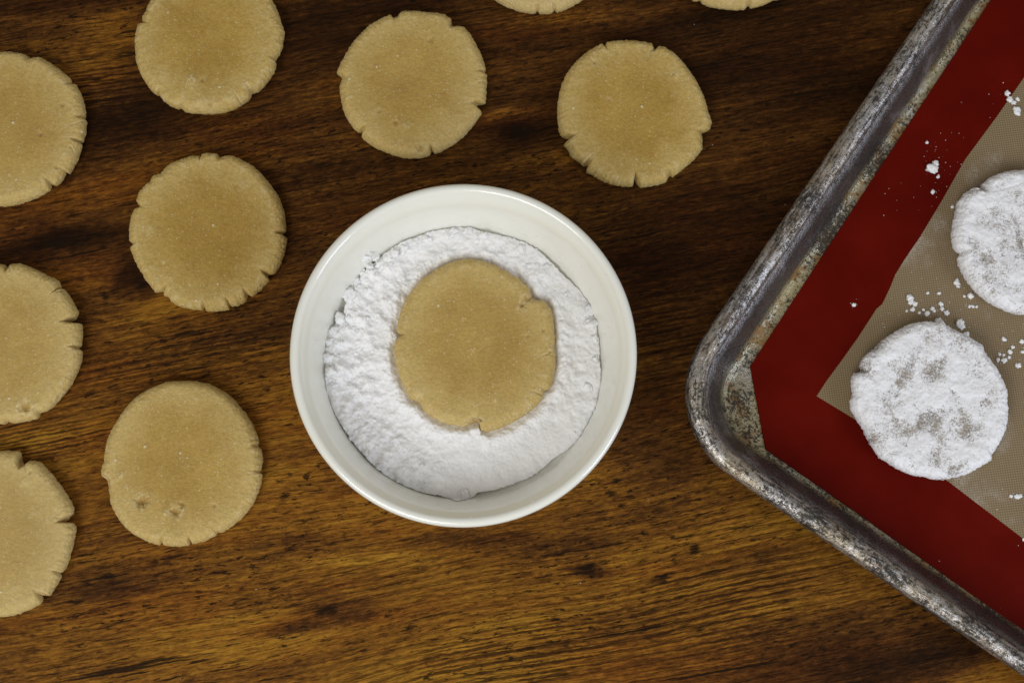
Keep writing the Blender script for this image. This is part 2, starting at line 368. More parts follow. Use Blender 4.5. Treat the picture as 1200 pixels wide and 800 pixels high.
def build_cookie(poly_px, seed, z0=0.0, thick=0.0105, feats=(), cracks=(), dusted=False, bare=(),
                 dish=0.0006, nt=480, centre_px=None, base_pale=0.0):
    rs = np.random.RandomState(seed)
    zs = z0 + thick*0.45
    poly = P(poly_px[:, 0], poly_px[:, 1], zs)
    if centre_px is None: cw = (poly.min(0) + poly.max(0))/2
    else: cw = P1(centre_px[0], centre_px[1], zs)
    th, R = outline_radii(poly, cw, nt)
    cx, cy = np.cos(th), np.sin(th)
    s0 = seed*3.71
    R = R + 0.00034*fbm(cx*24+s0, cy*24, s0*np.ones(nt), 4, 0.68)*(1.3 if dusted else 1.0)
    Rs = gsmooth(R, nt*0.030)
    defic = np.clip(Rs - R, 0, None)
    defic = np.clip(defic - 0.00025, 0, None)
    # small extra creases round the rim
    extra = np.zeros(nt)
    for k in range(11):
        a = rs.uniform(-math.pi, math.pi); w = rs.uniform(0.007, 0.016); dp = rs.uniform(0.1, 0.55)
        d = (th - a + math.pi) % (2*math.pi) - math.pi
        extra = np.maximum(extra, dp*np.exp(-(d/w)**2))
    nA, nB, nC = 62, 18, 6
    rings_r, rings_z, rings_s = [], [], []
    e = 0.0042; b = 0.0048
    for i in range(nA):
        p = (i+0.15)/nA
        w = sstep(0.72, 1.0, p)
        rr = p*((Rs-e)*(1-w) + (R-e)*w)
        rings_r.append(rr); rings_z.append(np.full(nt, thick)); rings_s.append(p*(1-e/R.mean()))
    for i in range(1, nB+1):
        a = (i/nB)*math.pi/2
        rings_r.append(R - e + e*math.sin(a)); rings_z.append(np.full(nt, thick - b*(1-math.cos(a))))
        rings_s.append(1 - e/R.mean()*(1-math.sin(a)))
    for i in range(1, nC+1):
        q = i/nC
        rings_r.append(R - 0.0016*q*q); rings_z.append(np.full(nt, (thick-b)*(1-q))); rings_s.append(1.0)
    r = np.array(rings_r); z = np.array(rings_z); s = np.array(rings_s)[:, None]*np.ones((1, nt))
    x = r*cx; y = r*cy
    top = np.clip((z/thick), 0, 1)
    crev = np.zeros_like(z); pale = np.full_like(z, base_pale)
    # gentle dome / pressed middle
    z = z - dish*np.exp(-(s/0.55)**2)*(top > .5)
    # big undulation and lumpy dough
    ux, uy = x/0.012 + s0, y/0.012 - s0
    z = z + top*0.00035*fbm(ux, uy, np.full_like(x, s0), 3)
    lump = fbm(x/0.0032 + s0, y/0.0032, z/0.0032 + s0, 3, 0.55)
    edge = sstep(0.74, 0.93, s + 0.05*lump)
    am = 0.15*fbm(cx*1.5+s0, cy*1.5, np.full(nt, s0), 2)[None, :]
    margin = sstep(0.42, 0.98, s + am + 0.16*fbm(ux*1.6, uy*1.6, np.full_like(x, 6.6), 3)) 
    amp = 0.00008 + 0.00021*edge
    if dusted: amp = amp + 0.00020
    z = z + top*amp*lump
    gran = fbm(x/0.0011+s0, y/0.0011, z/0.0011, 3, 0.6)
    z = z + top*(0.00005 + 0.00013*edge)*gran
    off = (0.00030 if not dusted else 0.00035)*edge*(fbm(x/0.0018+s0, y/0.0018, z/0.0018, 2) + 0.55*gran)
    x = x + off*cx; y = y + off*cy
    # cracks reaching in from the notches
    reach = sstep(0.93, 1.0, s)
    dz = np.clip((defic-0.0003)*1.2, 0, 0.0034)[None, :]*reach*top
    z = z - dz
    crev = np.maximum(crev, np.clip(dz/0.0022, 0, 1)*0.8)
    re2 = sstep(0.90, 0.985, s + 0.03*lump)
    dz = extra[None, :]*0.0009*re2*top
    z = z - dz; crev = np.maximum(crev, np.clip(dz/0.0016, 0, 1)*0.5)
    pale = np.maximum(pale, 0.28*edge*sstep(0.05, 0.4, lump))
    # local features traced from the photograph: (px, py, radius_px, depth_mm (+pit, -bump), pale)
    for (fx, fy, fr, fd, fp) in feats:
        c = P1(fx, fy, z0+thick) - cw
        rr = fr*MM_PX
        jit = 1 + (0.75 if fr < 12 else 0.06)*fbm(x/0.0013+fx, y/0.0013, np.full_like(x, fy), 3, 0.6)
        d = np.hypot(x-c[0], y-c[1])*jit
        g = np.exp(-(d/rr)**2)*(top > .3)
        z = z - g*fd*0.001
        if fd > 0:
            crev = np.maximum(crev, g*(0.85 if fr < 12 else 0.25))
            pale = np.maximum(pale, 0.8*fp*np.exp(-((d-rr*1.5)/(rr*0.7))**2)*np.clip(0.5 + 1.6*gran, 0, 1))
        else:
            pale = np.maximum(pale, g*fp*np.clip(0.35 + 2.2*gran, 0, 1))
    # line cracks: (x0,y0,x1,y1,width_px,depth_mm)
    for (x0_, y0_, x1_, y1_, wpx, dmm) in cracks:
        a0 = P1(x0_, y0_, z0+thick) - cw; a1 = P1(x1_, y1_, z0+thick) - cw
        ab = a1 - a0; L2 = (ab**2).sum()
        wig = 0.0006*fbm(x/0.003+x0_, y/0.003, np.full_like(x, y0_), 2)
        t = np.clip(((x-a0[0])*ab[0] + (y-a0[1])*ab[1])/L2, 0, 1)
        d = np.hypot(x-a0[0]-t*ab[0]+wig, y-a0[1]-t*ab[1]-wig)
        ww = wpx*0.55*MM_PX*(0.35 + 0.65*t)*(1 + 0.5*fbm(x/0.0012+x1_, y/0.0012, np.full_like(x, y1_), 2))
        g = np.exp(-(d/ww)**2)*(0.35 + 0.65*t)*(top > .25)
        z = z - g*dmm*0.00055
        crev = np.maximum(crev, g*0.7)
        pale = np.maximum(pale, 0.5*np.exp(-((d-ww*1.7)/(ww*0.7))**2)*(top > .3))
    z = np.maximum(z, 0.0)
    bareA = np.zeros_like(z)
    if dusted:
        for (fx, fy, ra, rb, ang, am) in bare:
            c = P1(fx, fy, z0+thick) - cw
            ca, sa = math.cos(math.radians(ang)), math.sin(math.radians(ang))
            dx, dy = x-c[0], y-c[1]
            q = ((dx*ca+dy*sa)/(ra*MM_PX))**2 + ((-dx*sa+dy*ca)/(rb*MM_PX))**2
            q = q*(1 + 0.9*fbm(x/0.004+fx, y/0.004, np.full_like(x, fy), 3))
            bareA = np.maximum(bareA, am*np.exp(-0.55*np.clip(q, 0, None)))
        # the coating is thicker in flat caked plates
        pl = fbm(x/0.009+s0, y/0.009, np.full_like(x, 3.3), 3)
        z = z + 0.00055*sstep(-0.2, 0.35, pl)*(1-np.clip(bareA*1.2, 0, 1))*(top > .4) + 0.00012*top*gran + 0.00055*top*(0.5 - np.abs(fbm(x/0.0065+s0, y/0.0065, np.full_like(x, 4.1), 3, 0.5)))*(1-np.clip(bareA, 0, 1))
        bareA = np.clip(bareA + 0.55*np.clip(-pl*2.2 + 0.1, 0, 1), 0, 1.1)
    V = np.stack([x, y, z + 0.0], -1).reshape(-1, 3)
    F = ring_grid(len(r), nt)
    F = F[:, ::1]
    nv = len(V)
    V = np.vstack([V, [[0, 0, float(z[0].mean())]], [[0, 0, 0.0]]])
    j = np.arange(nt); jn = (j+1) % nt; last = (len(r)-1)*nt
    cap = np.stack([np.full(nt, nv), j, jn, jn], -1)
    A = {'edge': np.r_[margin.ravel(), 0, 0], 'pale': np.r_[np.clip(pale, 0, 1).ravel(), 0, 0],
         'crevice': np.r_[np.clip(crev, 0, 1).ravel(), 0, 0], 'bare': np.r_[bareA.ravel(), 0, 0]}
    faces = [tuple(f) for f in F[:, [0, 3, 2, 1]].tolist()]
    faces = [f[::-1] for f in faces]
    faces = [(f[0], f[3], f[2], f[1]) for f in F.tolist()]
    faces += [(nv, int(a), int(bb)) for a, bb in zip(j, jn)]
    faces += [(nv+1, int(last+bb), int(last+a)) for a, bb in zip(j, jn)]
    return V, faces, A, cw

def px(region, scale, pts):
    a = np.asarray(pts, float)
    return a/scale + np.array(region, float)

COOKIES = []
G = px((145, 170), 4, [(405,40),(440,42),(452,60),(500,52),(560,75),(620,110),(670,165),(715,225),(745,290),(757,340),(760,405),(738,420),(765,435),(757,490),(735,560),(710,600),(672,612),(685,635),(650,670),(605,710),(583,702),(575,728),(540,750),(505,758),(498,740),(495,770),(440,778),(390,780),(380,758),(370,775),(320,770),(260,755),(225,735),(210,712),(205,682),(190,708),(150,690),(110,640),(80,590),(50,530),(33,485),(50,468),(28,450),(28,400),(40,330),(55,300),(77,292),(62,265),(75,225),(105,190),(122,180),(140,145),(175,137),(184,125),(215,95),(270,70),(320,55),(357,52),(363,64),(370,45)])
A_ = px((0, 50), 4, [(0,50),(40,48),(120,60),(150,78),(190,72),(240,100),(300,145),(335,175),(340,200),(358,200),(380,240),(398,300),(403,345),(388,355),(405,370),(402,420),(390,462),(362,466),(387,478),(375,520),(350,575),(325,615),(308,612),(288,596),(288,650),(265,670),(240,674),(230,660),(233,690),(200,712),(150,735),(100,752),(50,765),(0,768)])
B = px((150, 0), 5.333, [(160,0),(125,45),(120,80),(95,110),(95,150),(105,162),(65,165),(52,210),(50,320),(62,410),(100,500),(150,570),(180,600),(192,588),(210,620),(260,660),(310,682),(330,676),(360,700),(440,710),(520,712),(600,703),(660,685),(720,650),(765,615),(775,580),(820,570),(870,515),(915,450),(930,400),(915,385),(950,340),(970,270),(978,200),(960,150),(945,100),(915,30),(900,0)])
C_ = px((385, 0), 4, [(345,58),(400,55),(470,65),(545,72),(575,95),(580,125),(640,132),(665,165),(690,210),(712,250),(730,300),(738,332),(724,340),(742,355),(740,420),(735,485),(700,488),(692,500),(720,530),(700,560),(660,610),(610,660),(550,700),(500,722),(483,704),(475,730),(430,740),(380,742),(320,730),(260,710),(200,680),(155,645),(162,612),(140,622),(100,580),(75,530),(60,470),(52,410),(64,372),(60,360),(37,345),(55,310),(80,260),(110,210),(150,165),(195,120),(250,90),(290,72),(304,88),(325,80)])
D = px((645, 30), 4, [(240,90),(250,104),(265,82),(340,75),(420,80),(475,88),(488,116),(510,100),(550,115),(600,155),(650,215),(690,280),(720,345),(740,410),(755,460),(745,490),(708,505),(712,540),(710,580),(690,610),(650,650),(610,685),(575,710),(560,700),(540,735),(480,752),(420,758),(408,745),(396,715),(385,755),(330,752),(260,735),(210,710),(165,685),(180,655),(150,655),(135,640),(100,620),(80,580),(62,560),(98,533),(50,520),(40,490),(32,420),(38,340),(60,260),(100,195),(150,145),(200,110)])
E = px((570, 0), 3.43, [(35,0),(70,22),(110,38),(150,48),(195,54),(205,43),(215,55),(262,52),(275,38),(285,48),(320,38),(355,20),(385,0)])
F_ = px((570, 0), 3.43, [(830,0),(845,4),(858,0),(870,16),(905,28),(960,35),(1010,39),(1040,36),(1055,20),(1065,32),(1110,22),(1155,0)])
H = px((0, 300), 4, [(0,38),(30,45),(45,62),(60,40),(100,38),(160,60),(220,90),(280,120),(288,145),(278,164),(300,152),(330,190),(355,235),(370,262),(358,285),(322,305),(355,315),(385,320),(387,370),(382,420),(362,430),(387,445),(380,500),(360,550),(330,610),(290,660),(245,710),(215,730),(190,732),(180,760),(120,775),(60,785),(40,776),(20,790),(0,785)])
I = px((115, 440), 4, [(395,25),(460,28),(520,40),(565,60),(620,95),(670,150),(710,200),(740,260),(755,310),(746,325),(765,345),(772,400),(765,440),(752,452),(770,460),(765,500),(750,550),(720,610),(680,660),(630,705),(580,735),(560,732),(555,745),(500,775),(445,790),(435,768),(425,795),(360,800),(310,795),(300,776),(290,795),(240,780),(190,755),(140,720),(100,675),(80,640),(60,600),(58,560),(50,520),(45,490),(20,470),(15,450),(30,400),(35,350),(50,290),(80,230),(115,175),(160,120),(210,80),(270,50),(330,30)])
J = px((0, 525), 4, [(0,15),(50,12),(95,15),(100,60),(112,76),(130,70),(145,58),(185,62),(230,105),(270,155),(310,210),(345,275),(345,305),(325,320),(302,345),(345,350),(358,375),(345,440),(330,500),(310,560),(295,582),(276,585),(290,600),(265,645),(235,690),(188,688),(200,710),(190,730),(130,760),(70,780),(0,790)])
K = px((460, 300), 3.81, [(325,20),(380,22),(440,40),(500,70),(560,105),(610,150),(622,188),(645,200),(680,208),(706,240),(718,290),(722,350),(722,420),(728,470),(722,530),(705,590),(676,605),(668,640),(630,680),(600,705),(550,735),(490,765),(420,785),(395,780),(385,742),(360,745),(320,765),(270,755),(220,745),(170,715),(140,690),(122,655),(80,640),(55,590),(30,530),(12,460),(10,390),(36,355),(20,340),(30,280),(50,220),(80,170),(120,120),(180,75),(250,38)])
L = px((985, 370), 4, [(390,30),(440,35),(465,20),(485,45),(540,75),(600,105),(660,145),(670,175),(700,220),(735,270),(755,310),(770,350),(772,420),(775,480),(760,550),(735,600),(700,655),(698,680),(640,710),(580,745),(520,760),(450,770),(390,755),(330,745),(280,725),(220,690),(180,665),(150,620),(120,570),(100,520),(70,480),(45,440),(42,400),(55,370),(50,290),(60,272),(98,260),(85,230),(105,195),(150,160),(200,110),(240,85),(290,55),(340,38)])
M = px((1080, 180), 4, [(480,85),(430,85),(370,95),(310,120),(278,150),(275,178),(240,165),(200,190),(165,230),(155,290),(140,370),(145,430),(160,455),(182,465),(166,490),(170,510),(190,560),(230,620),(290,680),(370,725),(430,750),(480,757)])

RAW = [
 ('A', A_, 1, (11, 152), [(72.5,123,2.2,.8,.3),(47,157,2.4,.9,.3),(11,204,1.5,-.4,.9),(77,180,5,-.5,.7),(66,196,2,.9,.5)],
   [(72,152,100,139,1.6,1.4),(80,163,97,167,1.8,1.6),(30,225,45,236,1.6,1.0),(88,180,82,172,2,1.5)],
   'raw cookie dough disc cut by the frame, two tiny brown pits in its top'),
 ('B', B, 2, (246.5, 46), [(225,94,6,-.6,.8),(237,94,2,.7,.4),(246,122,3,.8,.6),(295,104,2.5,.8,.3),(262,101,1.5,-.4,.9),(270,107,1.5,-.4,.9),(235,120,8,-.3,.5),(190,90,6,-.25,.4)],
   [(272,105,280,118,2,1.6),(288,98,297,106,2.2,1.8),(305,83,326,78,1.8,1.2)],
   'raw cookie dough disc with a line of pale crumbs along one side'),
 ('C', C_, 3, None, [(463,143,2.5,.9,.4),(475,147,6,-.45,.7),(497,35,1.6,-.5,1.0),(503,35,1.4,-.5,1.0),(505,47,3,.5,.2),(444,131,3,.4,.5),(462,92,27,1.3,0),(492,174,4,.9,.6)],
   [(545,120,562,122,2.6,2.4),(550,97,570,95,1.8,1.0),(487,180,493,170,1.8,1.6),(528,32,533,26,3,1.2)],
   'raw cookie dough disc with a sharp wedge missing and a pressed hollow middle'),
 ('D', D, 4, None, [(791,88,3.6,-.8,1.0),(789,87.5,1.4,.6,.6),(753,138,1.5,-.3,.9),(746,187,1.5,-.3,.8),(714,117,2,.3,.5),(697,73,2,.8,.3)],
   [(700,62,706,52,2,1.3),(760,65,766,57,2.2,1.4),(696,180,684,193,3,2.6),(675,160,661,167,2.4,1.9),(742,205,744,217,2.4,2.0),(692,67,698,77,1.6,1.2)],
   'raw cookie dough disc with one white fleck near its rim'),
 ('E', E, 5, (631, -73), [], [(648,0,650,12,2,1.8),(628,4,630,14,2,1.6)],
   'thin sliver of a pale raw cookie dough disc with two short cracks in its rim'),
 ('F', F_, 6, (862, -84), [], [(845,0,846,4,1.6,1.0),(875,0,878,8,2.4,2.0)],
   'thin sliver of a browner raw cookie dough disc with one wide crack in its rim'),
 ('G', G, 7, None, [(284,217,5,-.25,.4),(277,218,2,.4,.3),(192,307,2.2,-.4,.9),(299,268,1.3,-.4,1.0),(225,315,1.5,-.4,.9),(276,313,1.3,-.3,.8),(175,270,8,-.2,.4)],
   [(198,338,196,350,2,1.8),(322,277,334,276,2,1.6),(310,325,318,322,2.2,1.8),(267,355,270,360,2,1.4)],
   'evenly round raw cookie dough disc with fine cracks all round its unbroken rim'),
 ('H', H, 8, (3, 403), [(29,477,5,1.8,.9),(22,473,4,-.6,.9),(38,475,4,-.6,.9),(20,402,2,-.3,.6),(60,428,2,-.3,.6)],
   [(68,376,92,374,2.4,2.4),(62,345,71,340,2,1.6),(78,410,95,407,2.2,1.6),(8,308,11,316,2,1.2),(70,458,62,470,1.6,1.0)],
   'raw cookie dough disc cut by the frame with a torn hole close to its rim'),
 ('I', I, 9, None, [(165,587,5,2.6,.6),(205,600,4.5,1.7,.8),(194,601,3,-.6,1.0),(214,598,3,-.6,1.0),(213,590,2,1.0,.3),(141,557,3.5,-.7,1.0),(230,466,3,-.4,.7),(251,592,2,.7,.6),(173,580,3,-.4,.8),(150,572,6,-.3,.6),(275,519,1.5,-.3,.8)],
   [(294,515,304,512,1.8,1.1),(290,555,306,553,1.8,1.2),(128,559,119,556,2,1.0)],
   'raw cookie dough disc with a round pit and a crumbly hole in its top'),
 ('J', J, 10, (-7, 625), [(28,566,5,-.5,.8),(35,553,1.5,.7,.2),(15,690,8,-.3,.4)],
   [(62,605,84,609,3,2.8),(38,690,52,697,2.6,2.0),(60,672,72,671,2,1.4),(32,560,27,543,2.4,1.6)],
   'raw cookie dough disc cut by the frame, step broken from its rim'),
]
for (k, poly, seed, cen, feats, cracks, label) in RAW:
    V, Fc, At, cw = build_cookie(poly, seed, 0.0, 0.0086 + 0.0005*(seed % 3), feats, cracks, centre_px=cen,
                                 base_pale={'A': .06, 'C': .05, 'E': .24, 'F': .10, 'H': .10, 'I': .04, 'J': .16}.get(k, 0.0))
    o = obj('cookie', mesh_from('cookie', V, Fc, True, At), M_DOUGH, None, (cw[0], cw[1], 0.0))
    tag(o, label, 'cookie', 'raw cookies laid out on the table')

# ------------------------------------------------------------------ bowl
RIM_Z = 0.046
bc = P1(543, 412.8, RIM_Z - 0.002)
depth_rim = DIST - 0.046*ct
RB = 203.4*depth_rim/FPX
def arc(cx_, cz_, r, a0, a1, n):
    return [(cx_ + r*math.cos(math.radians(a0+(a1-a0)*i/n)), cz_ + r*math.sin(math.radians(a0+(a1-a0)*i/n))) for i in range(n+1)]
LIP = 0.0021
# inner profile from centre to lip, then outer back to the foot
inner = [(0.0, 0.0062), (0.012, 0.0062), (0.024, 0.0064), (0.034, 0.0072), (0.0425, 0.0093), (0.0490, 0.0130),
         (0.0535, 0.0175), (0.0566, 0.0215), (0.0584, 0.0265), (0.0600, 0.0315), (0.0617, 0.0365), (0.0636, 0.0412), (RB-LIP*(1+math.cos(math.radians(35)))-0.0004, RIM_Z-LIP*(1-math.sin(math.radians(35)))-0.0007)]
lip = arc(RB-LIP, RIM_Z-LIP, LIP, 143, -25, 18)
outer = [(RB-0.0008, 0.0405), (RB-0.0024, 0.036), (RB-0.0056, 0.029), (0.0610, 0.0215), (0.0565, 0.0150), (0.0505, 0.0095), (0.0435, 0.0060), (0.0395, 0.0045), (0.0385, 0.0), (0.0350, 0.0), (0.0335, 0.0022), (0.0, 0.0026)]
def catmull(pts, n):
    p = np.array(pts); out = []
    for i in range(len(p)-1):
        p0 = p[max(i-1, 0)]; p1 = p[i]; p2 = p[i+1]; p3 = p[min(i+2, len(p)-1)]
        for t in np.linspace(0, 1, n, endpoint=False):
            out.append(0.5*((2*p1) + (-p0+p2)*t + (2*p0-5*p1+4*p2-p3)*t*t + (-p0+3*p1-3*p2+p3)*t**3))
    out.append(p[-1]); return [tuple(q) for q in out]
prof_in = catmull(inner, 4); prof_out = catmull(outer[:8], 3) + outer[8:]
def lathe(prof, n=192):
    th = np.linspace(0, 2*math.pi, n, endpoint=False)
    V = np.concatenate([np.stack([max(r, 1e-5)*np.cos(th), max(r, 1e-5)*np.sin(th), np.full(n, z)], -1) for r, z in prof])
    return V, ring_grid(len(prof), n)
def bowl_material():
    N = NT('glazed_stoneware')
    co = N.coord('Object')
    n = N.noise(co, 40, 2, 0.5)
    c = N.mix(N.mapr(n, 0.3, 0.7), (0.84, 0.835, 0.752, 1), (0.86, 0.855, 0.775, 1))
    return N.pr(Base_Color=c, Roughness=0.22, Specular_IOR_Level=0.5, Coat_Weight=0.8, Coat_Roughness=0.05,
                Subsurface_Weight=0.08, Subsurface_Radius=(1, 1, 0.9), Subsurface_Scale=0.002,
                Normal=N.bump(N.noise(co, 120, 1, 0.5), 0.03, 0.001))
M_BOWL = bowl_material()
bowl = empty('bowl', (bc[0], bc[1], 0), 'cream white glazed bowl holding powdered sugar and one dough disc', 'bowl')
foot_i = len(prof_out) - len(outer[8:])
V, Fq = lathe(prof_in + lip + prof_out[:foot_i]); obj('body', mesh_from('body', V, Fq), M_BOWL, bowl)
V, Fq = lathe(prof_out[foot_i-1:]); obj('foot_ring', mesh_from('foot_ring', V, Fq), M_BOWL, bowl)
BR = np.array([p[0] for p in prof_in]); BZ = np.array([p[1] for p in prof_in])

# ------------------------------------------------------------------ sugar in the bowl
SUG = px((330, 200), 1.905, [(400,125),(430,132),(450,140),(480,145),(510,150),(560,170),(600,205),(620,228),(640,245),(670,270),(690,300),(702,350),(710,420),(710,490),(700,530),(690,550),(660,600),(630,628),(610,640),(560,680),(500,705),(440,718),(425,730),(390,738),(365,728),(350,725),(280,705),(220,670),(180,630),(150,590),(120,545),(100,490),(97,440),(97,390),(106,358),(122,340),(140,330),(148,300),(152,275),(165,250),(183,230),(198,216),(216,200),(240,180),(265,165),(290,155),(340,135),(370,130)])
zg = np.full(len(SUG), 0.023)
for _ in range(6):
    w = np.array([P1(a, b, c) for (a, b), c in zip(SUG, zg)])
    rr = np.hypot(w[:, 0]-bc[0], w[:, 1]-bc[1])
    zg = 0.5*zg + 0.5*np.clip(np.interp(rr, BR, BZ) + 0.0012, 0.015, 0.034)
NT_, NR_ = 800, 210
th, Re = outline_radii(w, bc, NT_)
Re0 = gsmooth(Re, 10)
Re = Re + 0.0005*fbm(np.cos(th)*22, np.sin(th)*22, np.ones(NT_)*4.4, 4, 0.65)
Ze = np.interp(Re, BR, BZ)
KC = P((K[:, 0].min()+K[:, 0].max())/2, (K[:, 1].min()+K[:, 1].max())/2, 0.027)
K_Z0, K_T = 0.0185, 0.0115
kpoly = P(K[:, 0], K[:, 1], K_Z0 + K_T*0.45)
kc = (kpoly.min(0) + kpoly.max(0))/2
kth, kR = outline_radii(kpoly, kc, 512)
p = np.linspace(0.004, 1, NR_)[:, None]
r = p*(Re0[None, :] + (Re-Re0)[None, :]*sstep(0.85, 1.0, p)); x = r*np.cos(th); y = r*np.sin(th)
wx, wy = x + bc[0], y + bc[1]
ka = np.arctan2(wy-kc[1], wx-kc[0]); kd = np.hypot(wx-kc[0], wy-kc[1]) - np.interp(ka, kth, kR, period=2*math.pi)
Zs = gsmooth(Ze, 45)
lvl = 0.0228
zb = lvl + (Zs[None, :] + 0.0010 - lvl)*sstep(0.72, 1.0, p)
left = sstep(0.25, -0.75, np.cos(th))[None, :]              # cakier on the side away from the dip
upr = sstep(0.2, 0.9, np.sin(th))[None, :]
rgt = sstep(0.75, 0.98, np.cos(th))[None, :]
rough = 0.30 + 0.95*np.maximum(np.maximum(left, 0.65*upr), 0.55*rgt)*sstep(0.52, 0.75, p)
n_big = fbm(x/0.010, y/0.010, np.full_like(x, 1.1), 2)
n_mid = fbm(x/0.0040, y/0.0040, np.full_like(x, 5.1), 3, 0.55)
bil = 1 - np.abs(fbm(x/0.0030+9, y/0.0030, np.full_like(x, 8.1), 3, 0.5))*2.2
n_f = fbm(x/0.0011, y/0.0011, np.full_like(x, 2.7), 2)
z = zb + rough*(0.0018*n_big + 0.0011*n_mid + 0.0004*bil) + 0.00024*n_f + 0.0010*left*sstep(0.55, 0.8, p)*np.clip(n_mid, 0, 1)
z = z + 0.0011*upr*sstep(0.80, 0.92, p) + 0.0009*left*sstep(0.78, 0.9, p)
# moat and pushed-up ridge round the disc
z = z + 0.0016*np.exp(-((kd-0.0035)/0.0030)**2)*(1 + 0.8*n_mid) - 0.0010*np.exp(-(kd/0.0014)**2)
z = np.where(kd < 0, z + (0.0200 - z)*sstep(0.0, -0.002, kd), z)
# little prints and dents
for (fx, fy, fr, fd) in [(470,508,3,1.0),(680,433,3,1.2),(672,487,3,1.0),(650,495,4,.6),(545,587,6,-.6),(690,380,8,-1.0),(420,340,10,-.8),(395,400,10,-.9),(400,430,6,-.6),(640,300,5,-.5)]:
    c = P1(fx, fy, 0.024)
    d = np.hypot(wx-c[0], wy-c[1])*(1 + 0.4*fbm(x/0.002+fx, y/0.002, np.full_like(x, fy), 2))
    z = z - fd*0.001*np.exp(-(d/(fr*MM_PX))**2)
# steep broken edge that overhangs its foot
cl = 0.0018*(0.55 + 0.45*fbm(np.cos(th)*14, np.sin(th)*14, np.full(NT_, 7.7), 2))[None, :]
z = z + 0.0004*(1 - sstep(0.955, 1.0, p)) + 0.6*(cl-0.0010)*sstep(0.82, 0.95, p)*(1 - sstep(0.965, 1.0, p))
z = np.maximum(z, np.interp(np.minimum(r, BR[-1]), BR, BZ) + 0.00015)
z[-1] = np.maximum(z[-1], Ze + 0.0003)
rb = Re*0.990
foot = np.stack([rb*np.cos(th), rb*np.sin(th), np.interp(rb, BR, BZ) + 0.0002], -1)
V = np.vstack([np.stack([x, y, z], -1).reshape(-1, 3), foot, [[0, 0, float(z[0].mean())]]])
Fq = ring_grid(NR_+1, NT_)
faces = [(f[0], f[3], f[2], f[1])[::-1] for f in Fq.tolist()]
faces = [(f[0], f[3], f[2], f[1]) for f in Fq.tolist()]
nv = len(V)-1
faces += [(nv, j, (j+1) % NT_) for j in range(NT_)]
so = obj('powdered_sugar', mesh_from('powdered_sugar', V, faces), M_SUGAR, None, (bc[0], bc[1], 0))
tag(so, 'heap of white powdered sugar filling the cream bowl around the dough disc', 'sugar')
SUG_XYZ = (x.copy(), y.copy(), z.copy(), kd.copy(), p, th, Re.copy())

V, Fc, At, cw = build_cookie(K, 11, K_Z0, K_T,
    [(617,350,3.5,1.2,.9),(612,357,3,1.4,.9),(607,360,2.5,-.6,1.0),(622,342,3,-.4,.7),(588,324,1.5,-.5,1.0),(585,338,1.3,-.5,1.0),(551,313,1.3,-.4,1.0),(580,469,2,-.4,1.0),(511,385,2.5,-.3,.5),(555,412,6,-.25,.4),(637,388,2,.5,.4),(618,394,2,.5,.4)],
    [(614,356,624,347,3,1.6),(632,420,645,412,2.4,1.5),(620,457,634,462,2.4,1.8),(552,488,564,492,2.4,2.2),(492,462,484,474,3,1.8),(470,388,462,391,2.4,2.0),(468,366,474,372,1.6,1.0)], dish=0.0003, base_pale=0.07)  # base_pale paints extra light bounced off the sugar into this disc's colour
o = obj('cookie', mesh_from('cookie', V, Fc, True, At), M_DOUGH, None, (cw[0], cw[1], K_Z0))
tag(o, 'raw cookie dough disc lying in the powdered sugar inside the bowl', 'cookie')

